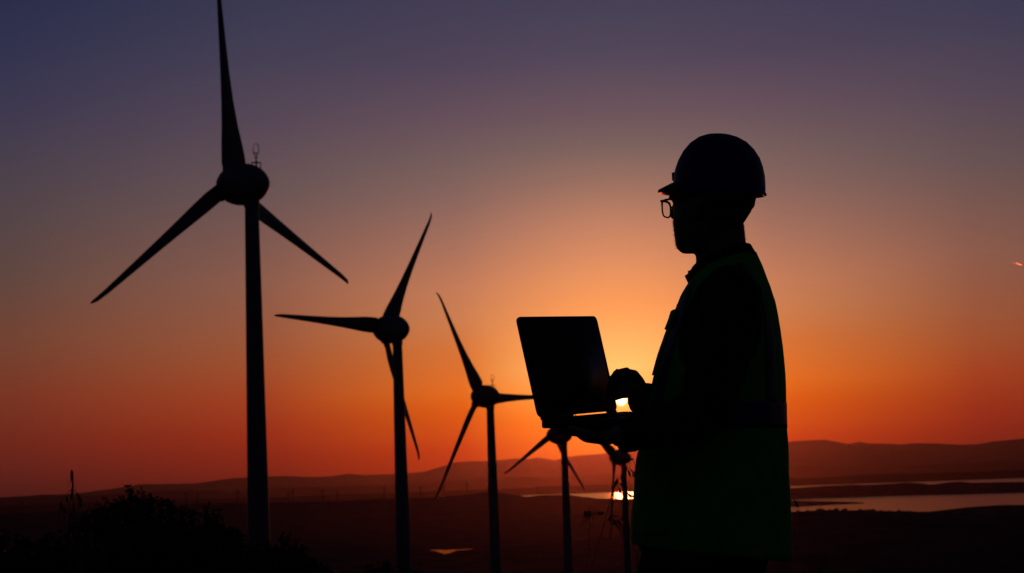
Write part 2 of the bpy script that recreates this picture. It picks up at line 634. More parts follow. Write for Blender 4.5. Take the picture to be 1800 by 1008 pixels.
island('island', [(1100, 872), (1250, 866), (1385, 861.5), (1420, 859), (1480, 857), (1560, 854), (1600, 851.5), (1618, 852), (1640, 854.5), (1690, 850.5), (1705, 852), (1800, 851), (2000, 846)],
       [(1100, 874), (1250, 879), (1385, 878.5), (1420, 877), (1500, 874.5), (1560, 872), (1620, 870.5), (1700, 869), (1800, 866), (2000, 862)], 1500)
island('spit', [(1200, 888), (1300, 884), (1385, 881.5), (1420, 882), (1460, 883), (1500, 884), (1522, 885.5)],
       [(1200, 894), (1300, 892), (1385, 891), (1420, 890), (1460, 888), (1500, 886.5), (1522, 885.6)], 500)

# ------------------------------------------------------------------ wind turbines
NC = 1.2        # nacelle centre ahead of tower axis
HUB = 2.85      # rotor plane ahead of tower axis


def frame_from(axis):
    A = Vector(axis).normalized()
    S = A.cross(Vector((0, 0, 1))).normalized()      # to the right as seen from behind the rotor
    return A, S, S.cross(A).normalized()


def blade_mesh():
    """blade along +Z, leading edge -X, upwind +Y, root at the hub axis"""
    st = [(1.0, .60, .60, 0), (1.5, .64, .62, 0), (1.72, 1.12, .58, 30), (2.3, 1.28, .52, 30), (3.1, 1.25, .45, 27), (4.2, 1.17, .36, 22), (6, .98, .27, 16), (8.5, .77, .2, 11),
          (11.5, .60, .145, 7), (14.5, .48, .11, 4.5), (17.5, .375, .08, 2.5), (20, .29, .06, 1), (21.3, .225, .045, 0), (21.75, .16, .035, 0), (22, .06, .02, 0)]
    rings = []
    for r, hc, ht, tw in st:
        ring = []
        off = 0 if r < 1.6 else hc * .36
        for k in range(20):
            a = 2 * math.pi * k / 20
            cx = math.cos(a) * hc
            ty = math.sin(a) * ht * (1 if r < 1.6 else (.55 + .45 * max(-1, -math.cos(a)) if math.cos(a) > 0 else 1.0))
            cx += off
            t = R(tw)
            x = cx * math.cos(t) + ty * math.sin(t)
            y = -cx * math.sin(t) + ty * math.cos(t)
            cone = (r - 1.2) * .022 + (max(0, r - 20.6) ** 2 * .25)
            ring.append(Vector((x, y + cone, r)))
        rings.append(ring)
    b = MB().rings(rings)
    me = bpy.data.meshes.new('blade')
    me.from_pydata([tuple(v) for v in b.v], [], b.f)
    me.polygons.foreach_set('use_smooth', [True] * len(me.polygons))
    me.materials.append(M_TURB)
    return me


BLADE = blade_mesh()


def turbine(hub_px, hub_py, Y, axis_deg, phi0, label, mast):
    hubp = at(hub_px, hub_py, Y)
    Ah = Vector((-math.sin(R(axis_deg)), math.cos(R(axis_deg)), 0))     # rotor faces left and away from the camera
    A = Ah * math.cos(R(3.7)) + Vector((0, 0, math.sin(R(3.7))))        # with the usual upward tilt
    A, S, N = frame_from(A)
    Z = Vector((0, 0, 1))
    top = hubp - A * HUB
    gz = ground_z(top.x, top.y)
    base = Vector((top.x, top.y, gz))
    H = top.z - gz
    t = empty('wind_turbine', base, label, 'wind turbine', 'row of wind turbines on the ridge')
    # tower: can sections with thin flange rings
    prof = []
    for k in range(0, 41):
        z = -.6 + (H - 1.55 + .6) * k / 40
        prof.append((z, .69 + (H - 1.5 - z) * .0125 + (.25 * max(0, 1 - (z + .6) / 1.4))))
    mb = MB().rings([[base + Vector((math.cos(2 * math.pi * j / 48) * r, math.sin(2 * math.pi * j / 48) * r, z)) for j in range(48)] for z, r in prof])
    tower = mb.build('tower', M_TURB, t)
    for zf in (H * .33, H * .66):
        r = .69 + (H - 1.5 - zf) * .0125 + .012
        MB().rings([[base + Vector((math.cos(2 * math.pi * j / 48) * r, math.sin(2 * math.pi * j / 48) * r, zf + dz)) for j in range(48)] for dz in (-.05, .05)]).build('flange', M_TURB, tower)
    # door facing the track side
    dv = Vector((0, -1, 0))
    rb = .69 + (H - 1.5) * .0125 + .1
    MB().slab(base + dv * (rb + .02) + Z * 2.0, Vector((.4, 0, 0)), Z * 1.0, dv * .05, .3).build('door', M_TURB_DK, tower)
    # yaw collar under the nacelle
    MB().rings([[top + Vector((math.cos(2 * math.pi * j / 40) * r, math.sin(2 * math.pi * j / 40) * r, z)) for j in range(40)] for z, r in ((-2.45, .70), (-2.42, .76), (-1.75, .80), (-1.6, .75))]).build('yaw_collar', M_TURB, t)

    def revolve(prof, n=40):
        return [[top + A * s + (S * math.cos(2 * math.pi * j / n) + N * math.sin(2 * math.pi * j / n)) * r for j in range(n)] for s, r in prof]
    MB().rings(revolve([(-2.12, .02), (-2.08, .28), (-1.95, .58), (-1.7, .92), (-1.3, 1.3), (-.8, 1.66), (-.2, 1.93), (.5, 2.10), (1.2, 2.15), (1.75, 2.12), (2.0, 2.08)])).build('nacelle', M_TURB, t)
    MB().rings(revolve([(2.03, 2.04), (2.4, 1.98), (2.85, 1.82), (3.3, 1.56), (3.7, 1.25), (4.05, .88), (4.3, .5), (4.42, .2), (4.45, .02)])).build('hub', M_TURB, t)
    # blades: seen from behind the rotor, angle clockwise from up; trailing edges on the clockwise side
    hubc = top + A * HUB
    for k in range(3):
        ph = R(phi0 + 120 * k)
        up = N * math.cos(ph) + S * math.sin(ph)
        cw = (-N * math.sin(ph) + S * math.cos(ph))
        b = bpy.data.objects.new('blade', BLADE)
        COL.objects.link(b)
        mw = Matrix((cw, A, up)).transposed().to_4x4()
        mw.translation = hubc
        b.parent = t
        b.matrix_parent_inverse = t.matrix_world.inverted()
        b.matrix_world = mw
        MB().rings([[hubc + up * rr + (cw * math.cos(2 * math.pi * j / 24) + A * math.sin(2 * math.pi * j / 24)) * .74 for j in range(24)] for rr in (1.5, 2.02)]).build('root_collar', M_TURB, b)
    if mast:
        mp = top + A * -.75 + Z * 1.72
        w = MB()
        for sx in (-1, 1):
            for sy in (-1, 1):
                w.tube([mp + A * .32 * sx + S * .3 * sy + Z * -.4, mp + A * .32 * sx + S * .3 * sy + Z * .42], .05, 8)
        for sy in (-1, 1):
            w.tube([mp + A * -.36 + S * .3 * sy + Z * .42, mp + A * .36 + S * .3 * sy + Z * .42], .05, 8)
        for sx in (-1, 1):
            w.tube([mp + A * .32 * sx + S * -.36 + Z * .42, mp + A * .32 * sx + S * .36 + Z * .42], .05, 8)
        br = w.build('mast_bracket', M_TURB_DK, t)
        w = MB()
        w.tube([mp + Z * .3, mp + Z * .95, mp + Z * 1.1], [.07, .07, .04], 8)
        w.tube([mp + Z * .95 + A * -.05, mp + Z * 1.5 + A * .0], .045, 8)
        w.tube([mp + Z * 1.35 + A * -.22, mp + Z * 1.33 + A * .22], .03, 6)
        for q in (-1, 1):
            w.tube([mp + Z * 1.34 + A * .2 * q, mp + Z * 1.5 + A * .2 * q], .05, 6)
        w.build('wind_sensor', M_TURB_DK, br)
        w = MB()
        for q in range(2):
            dq = (A if q == 0 else S)
            pts = []
            for k in range(25):
                a = 2 * math.pi * k / 24
                wdt = math.sin(a) * .40 * (1 - .12 * math.cos(a))
                pts.append(mp + Z * (1.62 - math.cos(a) * .78) + dq * wdt)
            w.tube(pts, .022, 6, cap=False)
        w.build('lightning_cage', M_TURB_DK, br)
    return t


turbine(405.3, 326, 201.5, 55, -6.4, 'white wind turbine towering behind the big leafy shrub, one blade straight up', True)
turbine(672, 579, 294, 53, 32.6, 'wind turbine without a roof mast, one blade hanging down behind its own tower', False)
turbine(841, 697, 373, 49.5, -30.5, 'wind turbine with a roof mast and a level blade reaching behind the laptop', True)
turbine(971.6, 765, 458, 60, 6.9, 'wind turbine whose nacelle shows just under the laptop base', False)
turbine(1080, 804, 535, 54, 61, 'smallest wind turbine of the row, partly hidden by the man, oats before it', False)


def far_turbine_mesh(ph):
    mb = MB()
    mb.tube([(0, 0, -4), (0, 0, 60)], [2.9, 1.9], 8)
    mb.tube([(0, -3.5, 61), (0, 4, 61)], [1.6, 1.2], 8, ends=True)
    for k in range(3):
        a = R(ph + 120 * k)
        d = Vector((math.sin(a), 0, math.cos(a)))
        mb.tube([Vector((0, -3.5, 61)) + d * 1, Vector((0, -3.5, 61)) + d * 7, Vector((0, -3.5, 61)) + d * 26], [1.5, 1.8, .8], 6)
    me = bpy.data.meshes.new('far_turbine')
    me.from_pydata([tuple(v) for v in mb.v], [], mb.f)
    me.materials.append(M_FAR)
    return me


FT = [far_turbine_mesh(p) for p in (0, 25, 48, 80)]
for i, px in enumerate((40, 138, 327, 348, 418, 507, 515.5, 567, 594, 676, 740, 781, 822, 945)):
    a, _ = azel(px, 885)
    d = 10800 + (i % 3 - 1) * 150
    p = Vector((d * math.sin(R(a)), d * math.cos(R(a)), 0))
    p.z = height(a, d)
    o = bpy.data.objects.new('distant_wind_turbine', FT[i % 4])
    COL.objects.link(o)
    o.location = p
    o.rotation_euler = (0, 0, R(random.uniform(-50, 50)))
    s = (.85, 1.0, .95, .75, 1.0)[i % 5]
    o.scale = (s, s, s)
    tag(o, 'tiny hazy wind turbine on the distant ridge below the mountains', 'wind turbine', 'distant wind turbines on the far ridge')

# ------------------------------------------------------------------ bushes on the near hill's crest
def leaf_cloud(name, n, rad, size, seed, flat=1.0):
    rnd = random.Random(seed)
    mb = MB()
    for _ in range(n):
        while True:
            p = Vector((rnd.uniform(-1, 1), rnd.uniform(-1, 1), rnd.uniform(-1, 1)))
            if p.length < 1:
                break
        p = Vector((p.x * rad, p.y * rad, (p.z * .6 + .35) * rad * flat))
        a = Vector((rnd.gauss(0, 1), rnd.gauss(0, 1), rnd.gauss(0, 1))).normalized()
        b = a.orthogonal().normalized()
        s = size * rnd.uniform(.6, 1.4)
        mb.add([p - a * s, p + b * s * .6, p + a * s, p - b * s * .6], [(0, 1, 2, 3)])
    me = bpy.data.meshes.new(name)
    me.from_pydata([tuple(v) for v in mb.v], [], mb.f)
    me.materials.append(M_LEAF)
    return me


HB = [leaf_cloud('crest_bush', 160, 2.6, .8, s, .8) for s in range(3)]
for i in range(34):
    px = random.uniform(1388, 1640) if i < 24 else random.choice((1441, 1469, 1482, 1508, 1538)) + random.uniform(-4, 4)
    a, _ = azel(px, 897)
    d = 2500 + random.uniform(-10, 30)
    o = bpy.data.objects.new('bush', HB[i % 3])
    COL.objects.link(o)
    o.location = (d * math.sin(R(a)), d * math.cos(R(a)), height(a, d) - .3)
    s = random.uniform(.45, 1.0) if i < 24 else random.uniform(.9, 1.3)
    o.scale = (s, s, s)
    o.rotation_euler = (0, 0, random.uniform(0, 6))
    tag(o, 'tiny round bush on the crest of the dark hill before the bay', 'bush', 'bushes along the dark hill crest')

# ------------------------------------------------------------------ shrubs near the camera
def leaf(mb, p, d, up, ln, wd):
    s = d.cross(up)
    if s.length < 1e-3:
        s = d.orthogonal()
    s.normalize()
    nrm = s.cross(d)
    m_ = p + d * ln * .5 - nrm * wd * .12
    mb.add([p, m_ + s * wd * .5 + nrm * wd * .15, p + d * ln, m_ - s * wd * .5 + nrm * wd * .15], [(0, 1, 2), (0, 2, 3)])


def sprig(fol, wood, p, d, ln, rnd, leaf_len=.021):
    """a twig with leaves all along it and a leafy tip"""
    pts = [p]
    dd = d.copy()
    k = max(3, int(ln / .02))
    for i in range(k):
        dd = (dd + Vector((rnd.gauss(0, .1), rnd.gauss(0, .1), rnd.gauss(.04, .06)))).normalized()
        pts.append(pts[-1] + dd * ln / k)
    wood.tube(pts, [.0035 - .002 * i / k for i in range(k + 1)], 4)
    for i in range(1, k + 1):
        for _ in range(3 if i < k else 6):
            a = Vector((rnd.gauss(0, 1), rnd.gauss(0, 1), rnd.gauss(0, 1)))
            ld = (a - dd * a.dot(dd)).normalized() * .9 + dd * rnd.uniform(.3, 1.0)
            leaf(fol, pts[i] + ld * .002, ld.normalized(), Vector((rnd.gauss(0, .5), rnd.gauss(0, .5), 1)).normalized(), leaf_len * rnd.uniform(.6, 1.25), leaf_len * .5 * rnd.uniform(.7, 1.2))


def shrub(outline, Y, label, seed, depth=.7, spikes=(), per_m=150):
    """outline: photo pixels of the crown's top edge, left to right; the shrub stands at depth Y and is rounded front to back"""
    rnd = random.Random(seed)
    xs = [p[0] for p in outline]
    cx = sum(xs) / len(xs)
    mid = at(cx, 1000, Y)
    gz = ground_z(mid.x, Y)
    root = empty('shrub', Vector((mid.x, Y, gz)), label, 'shrub', 'evergreen shrubs on the slope')
    fol, wood = MB(), MB()
    x0, x1 = at(xs[0], 980, Y).x, at(xs[-1], 980, Y).x
    n = int((x1 - x0) * per_m * 20)
    for i in range(n):
        px = rnd.uniform(xs[0], xs[-1])
        dy = rnd.uniform(-1, 1)
        top = at(px, float(np.interp(px, *zip(*outline))), Y).z
        # crown is lower away from its middle depth
        ztop = gz + (top - gz) * math.sqrt(max(.05, 1 - .75 * dy * dy))
        x = at(px, 980, Y).x
        y = Y + dy * depth
        lump = noise.noise(Vector((x * 4, y * 4, seed))) * .06
        f = 1 - abs(rnd.gauss(0, .22))
        z = gz + max(.08, f) * (ztop - gz + .012) + lump * .6
        d = Vector((rnd.gauss(0, .5), rnd.gauss(0, .5), rnd.uniform(.15, 1.1))).normalized()
        ln = rnd.uniform(.06, .12)
        sprig(fol, wood, Vector((x, y, z)) - d * ln, d, ln, rnd)
    for px, py, ln in spikes:
        tip = at(px, py, Y)
        d = Vector((rnd.gauss(0, .12), rnd.gauss(0, .12), 1)).normalized()
        sprig(fol, wood, tip - d * ln, d, ln, rnd, .022)
        sprig(fol, wood, tip - d * ln + Vector((rnd.gauss(0, .012), 0, -.025)), d, ln, rnd, .021)
        for q in range(5):
            d = Vector((rnd.uniform(-1.1, 1.1), rnd.gauss(0, .3), .7)).normalized()
            sprig(fol, wood, tip - Vector((0, 0, ln * rnd.uniform(.3, .95))), d, ln * .4, rnd, .017)
    for i in range(int((x1 - x0) * 5200)):          # the dense older leaves inside
        px = rnd.uniform(xs[0] + 4, xs[-1] - 4)
        dy = rnd.uniform(-.85, .85)
        top = at(px, float(np.interp(px, *zip(*outline))), Y).z
        ztop = gz + (top - gz) * math.sqrt(max(.05, 1 - .75 * dy * dy))
        p = Vector((at(px, 980, Y).x, Y + dy * depth, gz + rnd.uniform(.1, 1) * (ztop - gz - .035)))
        d = Vector((rnd.gauss(0, 1), rnd.gauss(0, 1), rnd.gauss(.3, 1))).normalized()
        leaf(fol, p, d, Vector((rnd.gauss(0, 1), rnd.gauss(0, 1), 1)).normalized(), rnd.uniform(.03, .05), rnd.uniform(.018, .028))
    # main stems
    for k in range(9):
        px = rnd.uniform(xs[0] * .8 + cx * .2, xs[-1] * .8 + cx * .2)
        top = at(px, float(np.interp(px, *zip(*outline))), Y)
        p0 = Vector((mid.x + rnd.gauss(0, .08), Y + rnd.gauss(0, .08), gz - .05))
        p1 = Vector((top.x, Y + rnd.uniform(-.4, .4) * depth, gz + (top.z - gz) * .8))
        pts = [p0.lerp(p1, t) + Vector((rnd.gauss(0, .03), rnd.gauss(0, .03), .08 * math.sin(t * 3.1))) for t in (0, .25, .5, .75, 1)]
        MB().tube(pts, [.028, .022, .016, .011, .005], 6).build('stem', M_WOOD, root)
    o = fol.build('foliage', M_LEAF, root, smooth=False)
    tag(wood.build('twigs', M_WOOD, o), kind='stuff')
    return root


shrub([(120, 965), (135, 935), (150, 912), (165, 900), (185, 893), (205, 892), (225, 884), (245, 886), (262, 882), (285, 888), (305, 895), (330, 903), (350, 912), (372, 922), (392, 930), (415, 938), (432, 950), (455, 968), (470, 990)], 9.0,
      'largest leafy evergreen shrub standing before the tallest wind turbine', 3, .75,
      spikes=[(185, 879, .10), (232, 858, .15), (225, 866, .08), (252, 869, .10), (262, 872, .08), (283, 881, .07), (302, 886, .06), (362, 888, .16), (370, 897, .12), (150, 903, .06), (128, 908, .12), (390, 922, .05), (205, 882, .06), (214, 878, .07), (243, 872, .07), (272, 878, .06), (295, 884, .06), (320, 894, .06), (338, 902, .05), (170, 890, .07), (404, 930, .05), (418, 934, .05)])
shrub([(-60, 960), (-20, 958), (5, 962), (20, 962), (38, 957), (52, 952), (66, 956), (76, 968), (88, 952), (105, 942), (118, 943), (135, 950), (150, 970)], 8.2,
      'low leafy shrub beside the largest shrub, on the side away from the turbines', 5, .6,
      spikes=[(8, 936, .12), (34, 943, .07), (48, 946, .05), (3, 950, .06)])
shrub([(440, 975), (455, 962), (475, 968), (490, 962), (505, 958), (522, 962), (535, 970), (550, 984), (565, 995), (590, 1012)], 9.6,
      'small shrub at the foot of the tallest turbine with a leafy tip sticking up', 9, .5,
      spikes=[(497, 940, .13), (512, 952, .09), (475, 956, .06), (530, 962, .05)])
shrub([(640, 1014), (655, 1004), (668, 1001), (680, 998), (700, 1003), (715, 1002), (730, 1004), (745, 1014)], 8.0,
      'lowest scrubby bush in front of the turbine without a roof mast', 12, .35, spikes=[(678, 993, .05), (655, 999, .04), (706, 998, .04)])

# ------------------------------------------------------------------ wild oats
def spikelet_mesh():
    mb = MB()
    L = Vector((0, 0, -1))
    for q in (-1, 1):
        d = Vector((.16 * q, 0, -1)).normalized()
        mb.tube([Vector((0, 0, 0)), d * .006, d * .013, d * .024], [.0006, .0024, .0020, .0003], 6)
        mb.tube([d * .02, d * .03 + Vector((.002 * q, .001, 0)), d * .042 + Vector((.010 * q, .002, 0))], [.0004, .00035, .0002], 4)
    me = bpy.data.meshes.new('spikelet')
    me.from_pydata([tuple(v) for v in mb.v], [], mb.f)
    me.materials.append(M_OAT)
    return me


SPK = spikelet_mesh()


def oat(stem_px, spk_px, Y, label, group='wild oat stalks', ssize=1.0, r=.0012):
    """stem through photo pixels at depth Y; its foot goes down to the ground; spikelets hang at the given pixels"""
    pts = [at(px, py, Y) for px, py in stem_px]
    d = (pts[1] - pts[0])
    gz = ground_z(pts[0].x, Y)
    foot = Vector((pts[0].x - d.x / max(d.z, .05) * min(.5, pts[0].z - gz) * .4, Y, gz - .01))
    root = empty('wild_oat', foot, label, 'grass', group)
    full = [foot, foot.lerp(pts[0], .5) + Vector((.01, 0, 0))] + pts
    MB().tube(full, [r * 1.5, r * 1.3] + [r * (1 - .6 * i / len(pts)) for i in range(len(pts))], 5).build('stem', M_OAT, root)
    for px, py, tilt in spk_px:
        p = at(px, py, Y) + Vector((0, random.uniform(-.02, .02), 0))
        near = min(pts, key=lambda q: (q - p).length + (0 if q.z > p.z - .005 else .03))
        MB().tube([near, near.lerp(p, .5) + Vector((0, 0, .006)), p], [.0005, .0004, .0004], 4).build('stalklet', M_OAT, root)
        o = bpy.data.objects.new('spikelet', SPK)
        COL.objects.link(o)
        o.parent = root
        o.matrix_parent_inverse = root.matrix_world.inverted()
        o.matrix_world = Matrix.Translation(p) @ Matrix.Rotation(R(tilt), 4, 'Y') @ Matrix.Rotation(random.uniform(0, 3), 4, 'Z') @ Matrix.Scale(ssize, 4)
    return root


oat([(140, 1000), (133, 940), (129, 895), (127, 860), (126.5, 830)],
    [(126, 826, 0), (127, 835, 4), (126, 846, 0), (128, 856, -3), (127, 866, 2), (134, 866, -28), (119, 871, 0), (139, 874, -14), (128, 886, 0), (105, 882, 2), (111, 884, -4), (115, 891, -2), (141, 880, -20), (124, 902, 3), (128, 897, -5)],
    6.4, 'tall wild oat panicle rising above the shrubs', ssize=1.2)
oat([(1037, 1010), (1050, 965), (1062, 920), (1071, 885), (1077, 865), (1086, 845), (1092, 836)],
    [(1085, 842, 10), (1081, 852, 25), (1087, 857, -18), (1088, 848, -40), (1079, 858, 12), (1091, 838, -20)],
    5.3, 'thin leaning wild oat stalk crossing before the smallest turbine', ssize=.95)
oat([(1120, 1010), (1121, 930), (1121, 880), (1119, 830), (1113, 808), (1108, 803)],
    [(1109, 803, 30), (1112, 806, 60), (1103, 821, 25), (1107, 823, -35), (1110, 828, -45), (1104, 826, -15), (1112, 834, -40), (1100, 862, -20), (1105, 867, -38)],
    5.5, 'arching wild oat stalk beside the front hem of the green vest', ssize=.95)
oat([(1108, 1010), (1100, 960), (1093, 925), (1085, 908), (1076, 906)],
    [(1076, 906, 40), (1081, 911, 10), (1086, 913, -20), (1078, 916, -40), (1090, 911, -65), (1062, 901, 80), (1084, 920, -25)],
    5.2, 'low drooping wild oat tuft between the smallest turbine and the vest', ssize=.95)
oat([(1030, 1012), (1036, 960), (1036, 915), (1034, 896)],
    [(1028, 897, 0), (1033, 898, 4), (1037, 896, -3)], 5.6, 'wild oat with three spikelets hanging side by side', ssize=1.05, r=.0006)
oat([(1420, 1012), (1410, 950), (1402, 900), (1396, 879)],
    [(1396, 880, -22), (1389, 898, 10)], 5.0, 'wild oat spikelet poking out past the back of the vest', ssize=.9, r=.0007)
oat([(1445, 1030), (1447, 1000), (1449, 985)],
    [(1434, 992, 8), (1440, 987, 14), (1446, 982, 20), (1449, 988, 15), (1452, 978, 12), (1437, 1001, 0)], 5.0, 'low wild oat tuft behind the man, away from the laptop', ssize=.95)
for k in range(7):
    bx_ = 118 + k * 11 + random.uniform(-4, 4)
    ty = 935 + random.uniform(-6, 45)
    oat([(bx_ + 14, 1020), (bx_ + 9, 985), (bx_ + 4, ty + 12), (bx_, ty)],
        [(bx_ + random.uniform(-5, 9), ty + random.uniform(0, 30), random.uniform(-25, 25)) for _ in range(5)],
        6.8 + .08 * k, 'short dry wild oat stalk in front of the shrubs', 'dry oats before the shrubs', ssize=1.3)

# ------------------------------------------------------------------ the man
YM = 4.75
TH = R(10)       # torso nearly side-on
Fv = Vector((-math.cos(TH), math.sin(TH), 0))      # the way he faces: to the left and away
Lv = Vector((-math.sin(TH), -math.cos(TH), 0))     # his left side, towards the camera
UP = Vector((0, 0, 1))
foot0 = at(1252, 900, YM)
person = empty('person', Vector((foot0.x, YM, 0)), 'man in hard hat, glasses and green hi-vis vest holding an open laptop', 'person')


def solve_a(hx, b, th):
    return math.sqrt(max(1e-5, hx * hx - (b * math.sin(th)) ** 2)) / math.cos(th)


def sect(py, xl, xr, b, th=TH, Fd=Fv, Ld=Lv, n=48, grow=0.0, Y=YM, expo=1.0, yoff=0.0):
    """horizontal body section whose outline from the camera runs from xl to xr"""
    pl, pr = at(xl, py, Y), at(xr, py, Y)
    c = (pl + pr) / 2 + Vector((0, yoff, 0))
    hx = (pr - pl).length / 2
    a = solve_a(hx, b, th) + grow
    bb = b + grow
    out = []
    for k in range(n):
        u = 2 * math.pi * k / n
        cu, su = math.cos(u), math.sin(u)
        out.append(c + Fd * a * math.copysign(abs(cu) ** expo, cu) + Ld * bb * math.copysign(abs(su) ** expo, su))
    zc = c.z
    for p in out:
        p.z = zc
    return out


TORSO = [(985, 1116, 1391, .185), (940, 1112, 1390, .188), (900, 1112, 1388, .190), (850, 1116, 1387, .192), (800, 1121, 1384, .195), (750, 1131, 1382, .198), (700, 1141, 1381, .20), (660, 1149, 1379, .20),
         (620, 1160, 1376, .198), (585, 1172, 1372, .192), (560, 1182, 1368, .186), (535, 1190, 1363, .176), (512, 1199, 1355, .158), (495, 1207, 1347, .138), (480, 1215, 1340, .112), (466, 1223, 1332, .09), (455, 1227, 1326, .08)]


def torso_at(py):
    a = np.array(TORSO)[::-1]
    return (py, float(np.interp(py, a[:, 0], a[:, 1])), float(np.interp(py, a[:, 0], a[:, 2])), float(np.interp(py, a[:, 0], a[:, 3])))


# head frame
THH = R(38)
Fh = Vector((-math.cos(THH), math.sin(THH), 0))
Lh = Vector((-math.sin(THH), -math.cos(THH), 0))
HEAD = [(246, 1245, 1272, .02), (252, 1230, 1288, .035), (265, 1212, 1304, .055), (285, 1199, 1316, .068), (315, 1188, 1324, .075), (340, 1184, 1325, .077), (360, 1184, 1321, .077), (378, 1184, 1314, .074), (395, 1185, 1304, .07),
        (410, 1186, 1290, .066), (422, 1187, 1274, .060), (432, 1188, 1258, .052), (438, 1191, 1250, .044), (442, 1195, 1243, .034), (445, 1201, 1234, .018)]


def P(px, py, dy):
    return at(px, py, YM + dy)


body = MB()
# torso under the clothes, hips and legs
body.rings([sect(*torso_at(py), grow=-.035, n=32) for py in (940, 880, 800, 700, 620, 560, 520, 495, 480)])
HIPZ = P(1250, 960, 0).z
for s in (-1, 1):
    hip = Vector((foot0.x, YM, HIPZ)) + Lv * .095 * s + Fv * .0
    knee = Vector((hip.x, hip.y, .50)) + Fv * .02 + Lv * .02 * s
    ank = Vector((knee.x, knee.y, .09)) + Fv * -.03
    body.tube([hip + UP * .06, hip - UP * .1, knee + UP * .12, knee, knee - UP * .12, ank + UP * .05, ank], [.088, .082, .06, .055, .056, .04, .04], 16, ends=True)
    body.tube([ank - UP * .045 - Fv * .04, ank - UP * .05 + Fv * .08, ank - UP * .055 + Fv * .16], [.035, .036, .028], 12, ends=True)
# neck and head
body.tube([P(1276, 500, 0), P(1270, 455, 0), P(1266, 425, 0), P(1262, 395, .0), P(1258, 365, 0)], [.085, .064, .0605, .062, .06], 24)
body.rings([sect(*h, th=THH, Fd=Fh, Ld=Lh, n=32) for h in HEAD])
hc = P(1255, 350, 0)


def H(f, l, u):
    return hc + Fh * f + Lh * l + UP * u


body.tube([H(.098, 0, .012), H(.108, 0, -.008), H(.115, 0, -.028), H(.106, 0, -.036)], [.010, .012, .014, .010], 10, ends=True)       # nose
for s in (-1, 1):
    body.ellipsoid(H(.106, .009 * s, -.034), [Fh * .010, Lh * .009, UP * .008], 8)          # nostril wings
    body.ellipsoid(H(.086, .034 * s, .010), [Fh * .016, Lh * .026, UP * .009], 10)          # brow
    body.ellipsoid(H(.082, .033 * s, -.006), [Fh * .012, Lh * .014, UP * .009], 10)         # eye
    # ear
    body.ellipsoid(H(-.008, .076 * s, -.012), [Fh * .020 + Lh * -.004 * s, Lh * .009, UP * .032 + Fh * -.006], 12)
body.tube([H(.098, -.022, -.062), H(.103, 0, -.060), H(.098, .022, -.062)], [.005, .0075, .005], 8, ends=True)      # upper lip
body.tube([H(.095, -.020, -.072), H(.101, 0, -.072), H(.095, .020, -.072)], [.005, .008, .005], 8, ends=True)       # lower lip

# near (left) arm: shoulder, elbow, wrist; hand flat under the laptop
LA = [P(1288, 520, -.15), P(1268, 620, -.19), P(1238, 728, -.20), P(1160, 752, -.25), P(1088, 766, -.275)]
body.tube([LA[0], LA[1], LA[2]], [.05, .046, .040], 16, ends=True)
body.tube([LA[2], LA[3], LA[4]], [.040, .036, .027], 16, ends=True)
# far (right) arm
RA = [P(1262, 520, .17), P(1262, 620, .22), P(1245, 705, .22), P(1180, 702, .14), P(1124, 690, .05)]
body.tube([RA[0], RA[1], RA[2]], [.05, .046, .040], 16, ends=True)
body.tube([RA[2], RA[3], RA[4]], [.040, .034, .025], 16, ends=True)

# laptop geometry (needed for the hands)
LN, LF = at(950, 736, 4.605), at(1086, 724, 4.895)
ex = (LN - LF).normalized()
LW = (LN - LF).length
ey = Vector((math.cos(R(33)), -math.sin(R(33)), 0))     # laptop turned a little further away
ey.z = -.045
ey = (ey - ex * ey.dot(ex)).normalized()
ez = ex.cross(ey).normalized()
LH_ = (LN + LF) / 2


def LP(x, y, z):
    """point on the laptop: x towards his left from the middle, y from the hinge towards him, z above the hinge line"""
    return LH_ + ex * x + ey * y + ez * z


HX = LW / 2
BT = .0105   # half thickness of base
# left hand, palm up under the near end of the base
wl = LA[4]
zb = -.0245
palm = [wl, LP(HX - .045, .150, zb - .018), LP(HX - .045, .105, zb - .012)]
body.tube([wl, wl.lerp(palm[1], .5), palm[1], palm[2]], [.027, .029, .034, .036], 16, flat=(ez, .62), ends=True)
for k, (x0, x1, ln) in enumerate(((-.014, -.018, .088), (-.036, -.040, .098), (-.058, -.062, .092), (-.080, -.088, .074))):
    p0 = LP(HX + x0 + .005, .112, zb - .010)
    p1 = LP(HX + x1, .112 - ln * .45, zb - .008)
    p2 = LP(HX + x1 - .002, .112 - ln * .78, zb - .0065)
    p3 = LP(HX + x1 - .003, .112 - ln, zb - .0055)
    body.tube([p0, p1, p2, p3], [.0105, .0098, .0088, .0075], 10, ends=True)
# thumb at the side of the palm, reaching up over the edge of the base
body.tube([LP(HX - .018, .150, zb - .018), LP(HX + .004, .128, zb - .010), LP(HX + .012, .106, zb - .004), LP(HX + .011, .086, zb + .003)], [.014, .0125, .0105, .008], 10, ends=True)
